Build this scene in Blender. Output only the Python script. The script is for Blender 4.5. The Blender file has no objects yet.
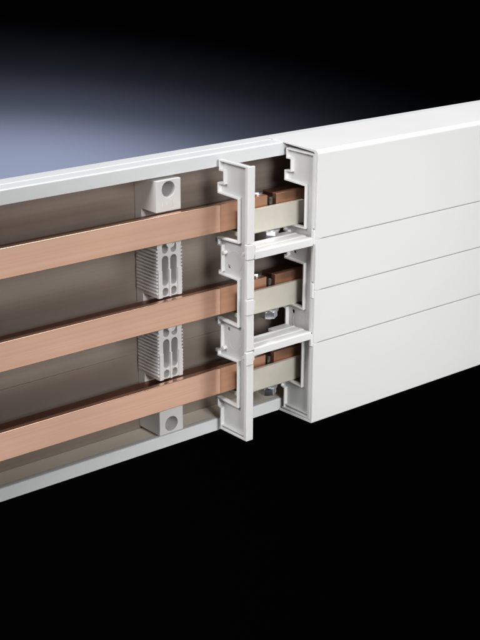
import bpy, bmesh, math, random
from mathutils import Vector, Matrix
random.seed(4)
MM = 0.001
scene = bpy.context.scene
C = scene.collection

# ------------------------------------------------------------------ materials
def new_mat(name):
    m = bpy.data.materials.new(name); m.use_nodes = True
    return m, m.node_tree.nodes, m.node_tree.links, m.node_tree.nodes['Principled BSDF']

def plastic(name, col, rough=0.38, var=0.03, bump=0.05, spec=0.4, wave=0.0):
    m, N, L, b = new_mat(name)
    tc = N.new('ShaderNodeTexCoord')
    n1 = N.new('ShaderNodeTexNoise'); n1.inputs['Scale'].default_value = 14; n1.inputs['Detail'].default_value = 4
    L.new(tc.outputs['Object'], n1.inputs['Vector'])
    r = N.new('ShaderNodeMapRange'); r.inputs['To Min'].default_value = 1 - var; r.inputs['To Max'].default_value = 1 + var
    L.new(n1.outputs['Fac'], r.inputs['Value'])
    mx = N.new('ShaderNodeVectorMath'); mx.operation = 'SCALE'; mx.inputs[0].default_value = col
    L.new(r.outputs['Result'], mx.inputs['Scale']); L.new(mx.outputs['Vector'], b.inputs['Base Color'])
    n2 = N.new('ShaderNodeTexNoise'); n2.inputs['Scale'].default_value = 900; n2.inputs['Detail'].default_value = 3
    L.new(tc.outputs['Object'], n2.inputs['Vector'])
    rr = N.new('ShaderNodeMapRange'); rr.inputs['To Min'].default_value = rough - 0.05; rr.inputs['To Max'].default_value = rough + 0.07
    L.new(n1.outputs['Fac'], rr.inputs['Value']); L.new(rr.outputs['Result'], b.inputs['Roughness'])
    bp = N.new('ShaderNodeBump'); bp.inputs['Strength'].default_value = bump; bp.inputs['Distance'].default_value = 0.0002
    L.new(n2.outputs['Fac'], bp.inputs['Height']); L.new(bp.outputs['Normal'], b.inputs['Normal'])
    b.inputs['Specular IOR Level'].default_value = spec
    if wave:
        n3 = N.new('ShaderNodeTexNoise'); n3.inputs['Scale'].default_value = 7; n3.inputs['Detail'].default_value = 2
        L.new(tc.outputs['Object'], n3.inputs['Vector'])
        b3 = N.new('ShaderNodeBump'); b3.inputs['Strength'].default_value = wave; b3.inputs['Distance'].default_value = 0.01
        L.new(n3.outputs['Fac'], b3.inputs['Height']); L.new(bp.outputs['Normal'], b3.inputs['Normal']); L.new(b3.outputs['Normal'], b.inputs['Normal'])
    return m

def brushed(name, c1, c2, metallic, rough, stretch=(2.5, 120, 420), var=0.08, bump=0.04):
    """metal drawn along X: streaks in colour and roughness"""
    m, N, L, b = new_mat(name)
    tc = N.new('ShaderNodeTexCoord'); mp = N.new('ShaderNodeMapping'); mp.inputs['Scale'].default_value = stretch
    L.new(tc.outputs['Object'], mp.inputs['Vector'])
    n = N.new('ShaderNodeTexNoise'); n.inputs['Scale'].default_value = 1.0; n.inputs['Detail'].default_value = 5; n.inputs['Roughness'].default_value = 0.6
    L.new(mp.outputs['Vector'], n.inputs['Vector'])
    cr = N.new('ShaderNodeValToRGB'); cr.color_ramp.elements[0].position = 0.3; cr.color_ramp.elements[1].position = 0.7
    cr.color_ramp.elements[0].color = (*c1, 1); cr.color_ramp.elements[1].color = (*c2, 1)
    L.new(n.outputs['Fac'], cr.inputs['Fac']); L.new(cr.outputs['Color'], b.inputs['Base Color'])
    rr = N.new('ShaderNodeMapRange'); rr.inputs['To Min'].default_value = rough - var; rr.inputs['To Max'].default_value = rough + var
    L.new(n.outputs['Fac'], rr.inputs['Value']); L.new(rr.outputs['Result'], b.inputs['Roughness'])
    bp = N.new('ShaderNodeBump'); bp.inputs['Strength'].default_value = bump; bp.inputs['Distance'].default_value = 0.0002
    L.new(n.outputs['Fac'], bp.inputs['Height']); L.new(bp.outputs['Normal'], b.inputs['Normal'])
    b.inputs['Metallic'].default_value = metallic
    # broad tarnish: a slow change of tone along the run
    n2 = N.new('ShaderNodeTexNoise'); n2.inputs['Scale'].default_value = 9; n2.inputs['Detail'].default_value = 3
    mp2 = N.new('ShaderNodeMapping'); mp2.inputs['Scale'].default_value = (1, 3, 2.5)
    L.new(tc.outputs['Object'], mp2.inputs['Vector']); L.new(mp2.outputs['Vector'], n2.inputs['Vector'])
    r2 = N.new('ShaderNodeMapRange'); r2.inputs['From Min'].default_value = 0.3; r2.inputs['From Max'].default_value = 0.7
    r2.inputs['To Min'].default_value = 0.9; r2.inputs['To Max'].default_value = 1.05
    L.new(n2.outputs['Fac'], r2.inputs['Value'])
    vm = N.new('ShaderNodeVectorMath'); vm.operation = 'SCALE'
    L.new(cr.outputs['Color'], vm.inputs[0]); L.new(r2.outputs['Result'], vm.inputs['Scale']); L.new(vm.outputs['Vector'], b.inputs['Base Color'])
    return m

M_white = plastic('white_plastic', (0.80, 0.80, 0.79), 0.36, 0.015)
M_cover = plastic('cover_plastic', (0.80, 0.80, 0.795), 0.34, 0.015, 0.04, 0.5, 0.12)
M_rail = plastic('rail_plastic', (0.74, 0.755, 0.76), 0.34, 0.02)
M_grey = plastic('moulded_grey_plastic', (0.64, 0.64, 0.635), 0.42, 0.07, 0.45)
M_support = plastic('support_plastic', (0.68, 0.675, 0.66), 0.48, 0.06, 0.3)
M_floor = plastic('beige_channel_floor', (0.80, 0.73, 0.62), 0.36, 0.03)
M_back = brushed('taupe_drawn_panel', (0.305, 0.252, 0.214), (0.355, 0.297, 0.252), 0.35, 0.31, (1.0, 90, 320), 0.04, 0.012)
M_copper = brushed('drawn_copper', (0.83, 0.51, 0.37), (0.91, 0.60, 0.455), 1.0, 0.25, (2, 150, 330), 0.05, 0.014)
M_copper_dark = brushed('darker_copper', (0.62, 0.33, 0.21), (0.70, 0.39, 0.26), 0.85, 0.36, (4, 150, 250), 0.03, 0.015)  # darker copper tone for the bar ends and the right-hand bars
M_copper_web = brushed('shade_painted_copper', (0.24, 0.105, 0.06), (0.32, 0.15, 0.09), 1.0, 0.36, (4, 150, 250), 0.05, 0.03)  # dark brown puts slot shade and dark reflections into the copper colour
M_clamp = brushed('plated_clamp', (0.68, 0.645, 0.545), (0.75, 0.715, 0.615), 0.25, 0.40, (60, 60, 60), 0.05)
M_zinc = brushed('zinc_steel', (0.62, 0.65, 0.70), (0.82, 0.84, 0.88), 0.95, 0.24, (80, 80, 80), 0.06)
M_bolt = brushed('dark_bolt_steel', (0.16, 0.14, 0.12), (0.24, 0.21, 0.18), 1.0, 0.34, (80, 80, 80), 0.05)
M_seam = plastic('dark_steel', (0.09, 0.08, 0.075), 0.4)

# ------------------------------------------------------------------ mesh helpers (all in millimetres)
def link(name, bm, mat, parent=None, bevel=0.0, seg=2, smooth=False):
    bmesh.ops.recalc_face_normals(bm, faces=bm.faces)
    for v in bm.verts: v.co *= MM
    me = bpy.data.meshes.new(name); bm.to_mesh(me); bm.free()
    me.materials.append(mat)
    o = bpy.data.objects.new(name, me); C.objects.link(o)
    if parent:
        o.parent = parent
        o.matrix_parent_inverse = Matrix.Identity(4)
        o.location = -parent.location
    if bevel:
        b = o.modifiers.new('bevel', 'BEVEL'); b.width = bevel * MM; b.segments = seg
        b.limit_method = 'ANGLE'; b.angle_limit = math.radians(35); b.harden_normals = False
    if smooth or bevel:
        for p in me.polygons: p.use_smooth = True
        w = o.modifiers.new('wn', 'WEIGHTED_NORMAL') if bevel else None
        if w: w.keep_sharp = True
    return o

def box(bm, x0, x1, y0, y1, z0, z1):
    vs = [bm.verts.new((x, y, z)) for x in (x0, x1) for y in (y0, y1) for z in (z0, z1)]
    for f in ((0,1,3,2),(4,6,7,5),(0,4,5,1),(2,3,7,6),(0,2,6,4),(1,5,7,3)):
        bm.faces.new([vs[i] for i in f])

def prism_x(bm, poly, x0, x1, cap=True):
    """poly of (y, z), run along X"""
    a = [bm.verts.new((x0, y, z)) for y, z in poly]; b = [bm.verts.new((x1, y, z)) for y, z in poly]
    n = len(poly)
    for i in range(n): bm.faces.new((a[i], a[(i+1) % n], b[(i+1) % n], b[i]))
    if cap: bm.faces.new(a); bm.faces.new(b)

def plate_with_holes(bm, loops, a0, a1, axis):
    """loops[0] outline, the rest holes; extruded from a0 to a1 along axis ('x': loops are (y,z); 'y': loops are (x,z))"""
    def P(u, w, a): return (a, u, w) if axis == 'x' else (u, a, w)
    edges = []; rings = []
    for lp in loops:
        vs = [bm.verts.new(P(u, w, a0)) for u, w in lp]; rings.append(vs)
        edges += [bm.edges.new((vs[i], vs[(i+1) % len(vs)])) for i in range(len(vs))]
    res = bmesh.ops.triangle_fill(bm, use_beauty=True, use_dissolve=False, edges=edges)
    faces = [g for g in res['geom'] if isinstance(g, bmesh.types.BMFace)]
    tri = [tuple(v for v in f.verts) for f in faces]
    back = {}
    for lp, vs in zip(loops, rings):
        for (u, w), v in zip(lp, vs): back[v] = bm.verts.new(P(u, w, a1))
    for t in tri: bm.faces.new([back[v] for v in reversed(t)])
    for vs in rings:
        n = len(vs)
        for i in range(n):
            p, q = vs[i], vs[(i+1) % n]
            bm.faces.new((p, q, back[q], back[p]))

def circle(cu, cw, r, n=40): return [(cu + r*math.cos(2*math.pi*i/n), cw + r*math.sin(2*math.pi*i/n)) for i in range(n)]
def slot(cu, w0, w1, r, n=10):
    """upright rounded slot"""
    pts = [(cu + r*math.cos(math.pi*i/n), w1 - r + r*math.sin(math.pi*i/n)) for i in range(n+1)]
    pts += [(cu - r*math.cos(math.pi*i/n), w0 + r - r*math.sin(math.pi*i/n)) for i in range(n+1)]
    return pts

def inset(poly, d):
    """mitred inset of a simple polygon"""
    n = len(poly); area = sum(poly[i][0]*poly[(i+1)%n][1]-poly[(i+1)%n][0]*poly[i][1] for i in range(n))
    s = 1 if area > 0 else -1; out = []
    for i in range(n):
        p0, p1, p2 = Vector(poly[i-1]), Vector(poly[i]), Vector(poly[(i+1) % n])
        e1 = (p1-p0).normalized(); e2 = (p2-p1).normalized()
        n1 = Vector((-e1.y, e1.x))*s; n2 = Vector((-e2.y, e2.x))*s
        k = 1 + n1.dot(n2); m = (n1+n2)/max(k, 0.3)
        out.append(tuple(p1 + m*d))
    return out

def rim_x(bm, outer, d, x0, x1):
    inner = inset(outer, d); n = len(outer)
    A = [[bm.verts.new((x, y, z)) for y, z in lp] for lp in (outer, inner) for x in (x0, x1)]
    o0, o1, i0, i1 = A
    for i in range(n):
        j = (i+1) % n
        bm.faces.new((o0[i], o0[j], i0[j], i0[i])); bm.faces.new((o1[i], o1[j], i1[j], i1[i]))
        bm.faces.new((o0[i], o0[j], o1[j], o1[i])); bm.faces.new((i0[i], i0[j], i1[j], i1[i]))

def cyl(bm, c, r, h, axis='z', n=32, r2=None):
    mat = Matrix.Translation(c) @ {'z': Matrix.Identity(4), 'x': Matrix.Rotation(math.pi/2, 4, 'Y'), 'y': Matrix.Rotation(math.pi/2, 4, 'X')}[axis]
    bmesh.ops.create_cone(bm, cap_ends=True, segments=n, radius1=r, radius2=r if r2 is None else r2, depth=h, matrix=mat)

def ring(bm, c, r_out, r_in, h, axis='x', n=40):
    lo, li = circle(0, 0, r_out, n), circle(0, 0, r_in, n)
    def P(u, w, a): return (c[0]+a, c[1]+u, c[2]+w) if axis == 'x' else (c[0]+u, c[1]+a, c[2]+w) if axis == 'y' else (c[0]+u, c[1]+w, c[2]+a)
    A = [[bm.verts.new(P(u, w, a)) for u, w in lp] for lp in (lo, li) for a in (0, h)]
    o0, o1, i0, i1 = A
    for i in range(n):
        j = (i+1) % n
        bm.faces.new((o0[i], o0[j], i0[j], i0[i])); bm.faces.new((o1[i], o1[j], i1[j], i1[i]))
        bm.faces.new((o0[i], o0[j], o1[j], o1[i])); bm.faces.new((i0[i], i0[j], i1[j], i1[i]))

def thing(name, label, cat, loc=(0, 0, 0), group=None):
    o = bpy.data.objects.new(name, None); C.objects.link(o)
    o.empty_display_size = 0.02
    o.location = Vector(loc) * MM
    return tag(o, label, cat, group)
def tag(o, label, cat, group=None):
    o['label'] = label; o['category'] = cat
    if group: o['group'] = group
    return o
def copy_thing(src, loc, label):
    r = src.copy(); C.objects.link(r); r.location = Vector(loc) * MM; r['label'] = label
    for ch in list(src.children):
        c = ch.copy(); C.objects.link(c); c.parent = r
        for g in list(ch.children):
            d = g.copy(); C.objects.link(d); d.parent = c
    return r
def new(): return bmesh.new()

XL, XR = -470, 640          # the run of trunking

# ------------------------------------------------------------------ the tray
tray = thing('trunking_tray', 'long open white plastic trunking tray with taupe inside, lying behind the copper bars', 'tray', (80, 20, -103.4))
bm = new()
prism_x(bm, [(33.2, 93.9), (33.2, 103.4), (21.0, 103.4), (20.7, 102.3), (19.9, 102.3), (19.6, 103.4), (9.0, 103.4), (8.2, 102.8), (8.2, 93.7), (9.5, 93.7), (10.5, 94.6), (30, 94.6)], XL, XR)
link('top_rail', bm, M_rail, tray, 0.35)
bm = new()
prism_x(bm, [(33.2, -93.9), (33.2, -103.4), (9.0, -103.4), (8.2, -102.8), (8.2, -94.4), (8.9, -93.7), (12.5, -93.7), (13.2, -94.6), (30, -94.6)], XL, XR)
link('bottom_rail', bm, M_rail, tray, 0.35)
bm = new()
# the back, drawn with shallow ribs, turning into the floor and the ceiling of the channel
back = [(30.9, -94.5)]
for zc in (-62, -36.5, -22):
    back += [(30.9, zc-0.9), (30.35, zc-0.5), (30.35, zc+0.5), (30.9, zc+0.9)]
back += [(30.9, 94.5), (33.0, 94.5), (33.0, -94.5)]
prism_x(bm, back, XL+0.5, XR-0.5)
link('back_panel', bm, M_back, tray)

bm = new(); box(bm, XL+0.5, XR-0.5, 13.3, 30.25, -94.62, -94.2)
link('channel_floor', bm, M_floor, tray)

# ------------------------------------------------------------------ busbars
R = 9.76
bar_group = 'copper busbars running along the tray'
def busbar(z, label):
    t = thing('copper_busbar', label, 'busbar', (-200, 6, z-R), bar_group)
    b = new(); box(b, XL-20, -3.2, -1, 3.4, z-R, z+R); link('front_flange', b, M_copper, t, 0.45, 3)
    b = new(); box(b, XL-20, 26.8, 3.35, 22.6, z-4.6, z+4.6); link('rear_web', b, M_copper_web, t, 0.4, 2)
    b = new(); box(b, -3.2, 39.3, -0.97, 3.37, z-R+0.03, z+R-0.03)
    link('darker_end', b, M_copper_dark, t, 0.12, 2)  # last length of the bar, in a darker copper tone
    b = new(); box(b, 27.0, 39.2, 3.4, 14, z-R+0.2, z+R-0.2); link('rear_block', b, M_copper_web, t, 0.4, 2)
    return t
busbar(60, 'topmost long pale copper bar crossing the front of the open tray')
busbar(0, 'middle long pale copper bar crossing the front of the open tray')
busbar(-60, 'lowest long pale copper bar crossing the front of the open tray')
for z, nm in ((60, 'topmost'), (0, 'middle'), (-60, 'lowest')):
    b = new(); box(b, 47.6, 330, -1, 3.4, z-R, z+R)
    o = link('copper_busbar', b, M_copper_dark, None, 0.45, 3)
    tag(o, f'short dark {nm} copper bar, right of the bolt gap, entering the closed cover', 'busbar', 'copper busbars going on into the cover')
    b = new(); box(b, 47.8, 330, 3.43, 14, z-R+0.2, z+R-0.2); link('rear_block', b, M_copper_web, o, 0.4, 2)  # rear split off so the bar top carries a painted dark reflection

# ------------------------------------------------------------------ connectors clamping the bar ends
def connector(z, label):
    t = thing('busbar_connector', label, 'connector', (44, 4, z-22), 'connectors joining the bar ends')
    b = new()
    prism_x(b, [(-5.2, z+2.6), (-2.2, z+2.6), (-2.2, z-12.0), (13, z-12.0), (13, z-15.2), (-4.2, z-15.2), (-5.2, z-14.2)], 11, 71)
    link('clamp_plate', b, M_clamp, t, 0.4)
    b = new(); cyl(b, (43.6, 1.6, z-4), 2.6, 23, n=28); link('bolt_shank', b, M_bolt, t, 0.2)
    b = new(); cyl(b, (43.6, 1.6, z-16.1), 7.6, 1.6); link('washer', b, M_zinc, t, 0.25)
    b = new(); cyl(b, (43.6, 1.6, z-19.6), 6.9, 5.4, n=6); cyl(b, (43.6, 1.6, z-22.8), 3.3, 1.8, n=24)
    link('hex_nut', b, M_zinc, t, 0.5)
    b = new(); cyl(b, (61.5, 5.5, z-17.0), 3.4, 3.2, n=24); link('screw_end', b, M_zinc, t, 0.4)
    b = new(); cyl(b, (35.2, 6.5, z+10.2), 4.6, 0.9); cyl(b, (35.2, 6.5, z+10.9), 3.0, 0.9, n=6)
    link('screw_head', b, M_zinc, t, 0.3)
    b = new(); box(b, 11, 39, 14.3, 17, z-13, z+6); link('rear_jaw', b, M_seam, t, 0.3)
    return t
connector(60, 'beige plated clamp with hex nut on the topmost bar, above the upper white crosspiece')
connector(0, 'beige plated clamp with hex nut on the middle bar, between the two white crosspieces')
connector(-60, 'beige plated clamp with hex nut on the lowest bar, below the lower white crosspiece')

# ------------------------------------------------------------------ bar support
sup = thing('busbar_support', 'pale grey ribbed plastic support with slots and end holes, standing upright behind the copper bars', 'support', (-42, 20, -92))
SX0, SX1 = -52.6, -32.1; SXC = (SX0+SX1)/2
def spacer_profile(z0, z1):
    """outline (x, z) with fins down both sides"""
    zs0, zs1 = z0+2.6, z1-4.6; n = 13; p = (zs1-zs0)/n
    right = [(SX1-0.2, z0), (SX1-0.2, zs0)]
    for i in range(n):
        z = zs0+i*p
        right += [(SX1+0.9, z+0.12*p), (SX1+0.9, z+0.55*p), (SX1-0.5, z+0.65*p), (SX1-0.5, z+p)]
    right += [(SX1, zs1), (SX1, z1)]
    left = [(SX0+SX1-x, z) for x, z in reversed(right)]
    return right + left
for sgn in (1, -1):
    zb, zt_ = (10.2, 49.8) if sgn > 0 else (-49.8, -10.2)
    cu = (SXC-3.55, SXC+3.55)
    holes = [slot(u, zt_-8.6, zt_-1.6, 2.4) for u in cu] + [slot(u, zt_-31.5, zt_-10.4, 2.7) for u in cu] + [slot(u, zb+0.8, zb+6.6, 2.5) for u in cu]
    b = new(); plate_with_holes(b, [spacer_profile(zb, zt_)] + holes, 6.0, 23.2, 'y')
    sp = link('spacer_block', b, M_support, sup, 0.18, 1)
    b = new(); cyl(b, (SXC, 5.6, zt_-1.2), 3.6, 1.6, 'y', 36); ring(b, (SXC, 4.3, zt_-1.2), 3.5, 2.2, 0.9, 'y')
    link('boss_ring', b, M_support, sup)
for zb in (10.2, -49.8):
    for x0, x1 in ((SX0+0.3, SX0+3.6), (SXC-0.75, SXC+0.75), (SX1-3.6, SX1-0.3)):
        b = new(); box(b, x0, x1, 5.0, 6.03, zb, zb+19.5); link('front_rib', b, M_support, sup, 0.25)
for b0, b1, hz in ((70.2, 91.7, 85.2), (-91.7, -70.2, -84.8)):
    b = new(); plate_with_holes(b, [[(SX0, b0), (SX1, b0), (SX1, b1), (SX0, b1)], circle(SXC, hz, 5.5)], 6.0, 23.2, 'y')
    eb = link('end_block', b, M_support, sup, 0.3)
    if b0 > 0:
        for i, (x, z0, h) in enumerate(((-47.5, 73.5, 3.4), (-45.6, 73.5, 2.2), (-43.9, 74.3, 3.0), (-40.2, 73.2, 4.4), (-38.4, 73.2, 4.4))):
            b = new(); box(b, x, x+0.55, 5.75, 6.02, z0, z0+h); o = link('mould_mark', b, M_support, sup); o.parent = eb; o.location = (0, 0, 0)
b = new()
plate_with_holes(b, [[(SX0, -91.7), (SX1, -91.7), (SX1, 91.7), (SX0, 91.7)], circle(SXC, 85.2, 5.3), circle(SXC, -84.8, 5.3)], 22.9, 30.6, 'y')
for sgn in (1, -1):
    zb, zt_ = (10.2, 49.8) if sgn > 0 else (-49.8, -10.2)
    zs0, zs1 = zb+2.6, zt_-4.6; p = (zs1-zs0)/13
    for i in range(13):
        for x0, x1 in ((SX0-0.9, SX0+0.5), (SX1-0.5, SX1+0.9)):
            z = zs0+i*p; box(b, x0, x1, 23.25, 29.5, z+0.12*p, z+0.6*p)
link('rear_bar', b, M_support, sup, 0.2, 1)

# ------------------------------------------------------------------ slotted end plates that carry the cover
F = -24.2
OUT = [(F, 99.8), (5.0, 99.8), (5.0, 92.0), (0.4, 92.0), (0.4, 84.2), (6.6, 83.6), (6.6, 76.0), (-15.0, 75.4),
       (-15.0, 45.6), (6.8, 44.8), (6.8, 38.6), (3.0, 38.6), (3.0, 21.5), (5.4, 21.0), (5.4, 18.0), (-15.0, 17.8),
       (-15.0, -15.2), (6.8, -14.4), (6.8, -20.0), (3.4, -20.2), (3.4, -37.4), (6.8, -38.4), (6.8, -43.4), (-15.0, -42.6),
       (-15.0, -76.0), (7.0, -75.2), (7.0, -83.2), (3.6, -84.0), (3.6, -98.0), (5.4, -99.8), (F, -99.8)]
def square(cy, cz, s=1.35): return [(cy-s, cz-s), (cy+s, cz-s), (cy+s, cz+s), (cy-s, cz+s)]
def end_plate(x, label):
    t = thing('end_plate', label, 'end plate', (x+3, -10, -99.8), 'slotted plates carrying the cover')
    b = new()
    holes = [square(-3, 24.7), square(-21.2, 24.9), square(-2.4, -21.6), square(-21.2, -20.2)]
    plate_with_holes(b, [OUT] + holes, x+2.9, x+4.0, 'x')
    link('plate_web', b, M_grey, t, 0.25, 1)
    b = new(); rim_x(b, OUT, 1.2, x, x+2.95); link('raised_rim', b, M_white, t, 0.22, 1)
    # front flange, cut into lengths by the snap clips
    for z0, z1 in ((46.6, 99.8), (7.2, 34.6), (-31.3, -5.2), (-99.8, -42.3)):
        b = new(); box(b, x-0.2, x+6.1, -26.3, F+0.05, z0, z1); link('front_flange', b, M_white, t, 0.4)
    for z0, z1 in ((35.4, 45.9), (-4.5, 6.5), (-41.5, -32.1)):
        b = new(); box(b, x-1.3, x+5.3, -27.2, F, z0, z1); box(b, x+5.3-0.1, x+6.6, -26.9, F, z0+2.6, z1-1.2)
        link('snap_clip', b, M_white, t, 0.45)
    for y, z in ((0.2, 34.5), (-21.0, 38.2), (0.6, -36.2), (-21.6, -37.2)):
        b = new(); cyl(b, (x+1.6, y, z), 1.35, 3.2, 'x', 20); link('peg', b, M_white, t, 0.3)
    for z0, z1 in ((40.0, 43.6), (-18.6, -15.6), (-42.0, -39.2), (-81.5, -77.5)):
        b = new(); box(b, x+1.6, x+4.6, 6.5, 11, z0, z1); link('rear_lug', b, M_grey, t, 0.3)
    # drip ledge above the foot
    b = new(); box(b, x+0.6, x+3.2, F+0.6, 3.0, -97.2, -96.2); link('foot_ledge', b, M_grey, t, 0.25)
    for cy_, cz_, r in ((-9.5, 30.0, 7.5), (-9.5, -28.5, 7.5)):
        b = new(); ring(b, (x+2.78, cy_, cz_), r, r-0.7, 0.14, 'x'); link('moulded_ring', b, M_grey, t)
    return t
end_plate(0, 'free standing slotted white end plate between the long copper bars and the clamps')
end_plate(61.6, 'slotted grey white end plate closing the end of the white cover')

# ------------------------------------------------------------------ crosspieces between the plates
def crosspiece(z, label):
    b = new()
    prism_x(b, [(-26.0, z-5.2), (-26.0, z), (-25.2, z+0.6), (-22.0, z+0.6), (-21.6, z+0.1), (-17.8, z+0.1), (-17.4, z+0.5), (-13.9, z+0.5), (-13.5, z),
                (-8.4, z), (-8.0, z+0.4), (-6.0, z+0.4), (-6.0, z-3.2), (-23.5, z-3.2), (-23.5, z-5.2)], 6.7, 61.3)
    box(b, 44, 61.2, -6.1, 2.0, z-3.0, z-0.4)
    o = link('crosspiece', b, M_white, None, 0.3)
    return tag(o, label, 'crosspiece', 'white crosspieces between the end plates')
crosspiece(39.6, 'ribbed white plastic crosspiece joining the plates between topmost and middle clamps')
crosspiece(-31.0, 'ribbed white plastic crosspiece joining the plates between middle and lowest clamps')

# ------------------------------------------------------------------ the cover
cov = thing('trunking_cover', 'closed smooth white cover with three scored lines, over the right end of the tray', 'cover', (300, -10, -102))
CX0, CX1, T = 61.4, 620, 2.0
YF = -28.4
G = 0.42
def arc(cy, cz, r, a0, a1, n=6): return [(cy+r*math.cos(math.radians(a0+(a1-a0)*i/n)), cz+r*math.sin(math.radians(a0+(a1-a0)*i/n))) for i in range(n+1)]
top = [(23.5, 103.55), (23.5, 104.2)] + arc(YF+3.2, 103.1-3.2, 3.2, 90, 180) + [(YF, 39.42+G), (YF+T, 39.42+G), (YF+T, 98.5), (YF+4.5, 101.2)]
b = new(); prism_x(b, top, CX0, CX1); link('cover_panel', b, M_cover, cov, 0.25)
for z1, z0 in ((39.42, 1.26), (1.26, -39.03)):
    b = new(); prism_x(b, [(YF, z0+G), (YF, z1-G), (YF+T, z1-G), (YF+T, z0+G)], CX0, CX1)
    link('cover_panel', b, M_cover, cov, 0.18)
bot = [(YF, -39.03-G), (YF, -101.3), (YF+0.7, -102.0), (8.0, -103.0), (8.0, -101.2), (YF+T+1, -100.3), (YF+T, -99.5), (YF+T, -39.03-G)]
b = new(); prism_x(b, bot, CX0, CX1); link('cover_panel', b, M_cover, cov, 0.25)
b = new(); box(b, CX0+4, CX1-1, YF+T+0.1, YF+T+1.3, -60, 60); link('joint_backing', b, M_rail, cov)

# ------------------------------------------------------------------ camera (solved from the photograph's lines)
f, pitch, yaw, roll, cx, cy, cz = 1341.393, 19.2582, 49.9774, 0.2866, -566.4547, -692.9156, 297.8831
pi_, ya, ro = map(math.radians, (pitch, yaw, roll))
fw = Vector((math.cos(pi_)*math.cos(ya), math.cos(pi_)*math.sin(ya), -math.sin(pi_)))
r = fw.cross(Vector((0, 0, 1))).normalized(); u = r.cross(fw)
r2 = r*math.cos(ro)+u*math.sin(ro); u2 = -r*math.sin(ro)+u*math.cos(ro)
cd = bpy.data.cameras.new('camera'); cam = bpy.data.objects.new('camera', cd); C.objects.link(cam)
m = Matrix((r2, u2, -fw)).transposed().to_4x4(); m.translation = Vector((cx, cy, cz))*MM
cam.matrix_world = m
cd.sensor_fit = 'VERTICAL'; cd.sensor_height = 36; cd.sensor_width = 27; cd.lens = 36*f/640
cd.clip_start = 0.05; cd.clip_end = 60
scene.camera = cam

# ------------------------------------------------------------------ dark studio backdrop: one sheet, floor sweeping up into the wall
fh = Vector((math.cos(ya), math.sin(ya), 0)); rt = Vector((math.sin(ya), -math.cos(ya), 0))
cpos = Vector((cx, cy, cz))*MM
bm = new()
prof = [(-5.0, -2.2), (3.0, -2.2)] + [(3.0+1.2*math.sin(math.radians(a)), -1.0-1.2*math.cos(math.radians(a))) for a in range(10, 91, 10)] + [(4.2, 5.5)]
rows = []
for d, h in prof:
    rows.append([bm.verts.new((cpos.to_2d().to_3d() + fh*d + rt*s + Vector((0, 0, h)))*1000) for s in (-8, -4, 0, 4, 8)])
for a, b_ in zip(rows, rows[1:]):
    for i in range(4): bm.faces.new((a[i], a[i+1], b_[i+1], b_[i]))
mb, N, L, bs = new_mat('black_velvet_backdrop')
bs.inputs['Base Color'].default_value = (0.006, 0.006, 0.0065, 1); bs.inputs['Roughness'].default_value = 1.0; bs.inputs['Specular IOR Level'].default_value = 0.0
tc = N.new('ShaderNodeTexCoord'); nz = N.new('ShaderNodeTexNoise'); nz.inputs['Scale'].default_value = 300; bp = N.new('ShaderNodeBump'); bp.inputs['Strength'].default_value = 0.05
L.new(tc.outputs['Object'], nz.inputs['Vector']); L.new(nz.outputs['Fac'], bp.inputs['Height']); L.new(bp.outputs['Normal'], bs.inputs['Normal'])
bd = link('backdrop', bm, mb); bd['kind'] = 'structure'
for p in bd.data.polygons: p.use_smooth = True

# ------------------------------------------------------------------ lamps
def aim(o, target): o.rotation_euler = (Vector(target)*MM - o.location).to_track_quat('-Z', 'Y').to_euler()
def area(name, loc, target, sx, sy, watts, col=(1, 1, 1), spread=180):
    l = bpy.data.lights.new(name, 'AREA'); l.shape = 'RECTANGLE'; l.size = sx*MM; l.size_y = sy*MM; l.energy = watts; l.color = col
    l.spread = math.radians(spread)
    o = bpy.data.objects.new(name, l); C.objects.link(o); o.location = Vector(loc)*MM; aim(o, target); return o
area('key_softbox', (-200, -1150, 450), (150, 0, -10), 450, 450, 0.88, spread=40)
area('top_softbox', (480, -150, 1250), (300, 0, 0), 900, 600, 7.3, spread=130)
area('low_softbox', (720, -1040, -470), (-60, 0, 0), 1500, 850, 2.75, (1, 0.97, 0.94))
area('left_softbox', (-950, -170, 850), (0, -10, 0), 450, 450, 11, (0.97, 0.985, 1))

# blue lamp washing a patch of the backdrop behind the tray
def wall_point(px, py, dist=4.15):
    d = fw + r2*((px-240)/f) - u2*((py-320)/f)
    return cpos + d*(dist/d.dot(fh))
for watts, half, wide in ((2500, 13.5, 4.4), (1150, 19, 4.4), (440, 25, 4.2)):
    sp = bpy.data.lights.new('backdrop_spot', 'SPOT'); sp.energy = watts; sp.color = (0.67, 0.76, 1.0)
    sp.spot_blend = 1.0; sp.spot_size = math.radians(2*half); sp.shadow_soft_size = 0.02
    so = bpy.data.objects.new('backdrop_spot', sp); C.objects.link(so)
    tgt = wall_point(5, 195)
    so.location = wall_point(-20, 330, 3.05)
    so.rotation_euler = (tgt-so.location).to_track_quat('-Z', 'Y').to_euler()
    so.scale = (wide, 1.0, 1.0)

w = bpy.data.worlds.new('World'); scene.world = w; w.use_nodes = True
w.node_tree.nodes['Background'].inputs[0].default_value = (0.55, 0.58, 0.65, 1); w.node_tree.nodes['Background'].inputs[1].default_value = 0.03

vs = scene.view_settings; vs.view_transform = 'Standard'; vs.look = 'None'; vs.exposure = 0; vs.gamma = 1
scene.cycles.use_denoising = True
scene.cycles.max_bounces = 10
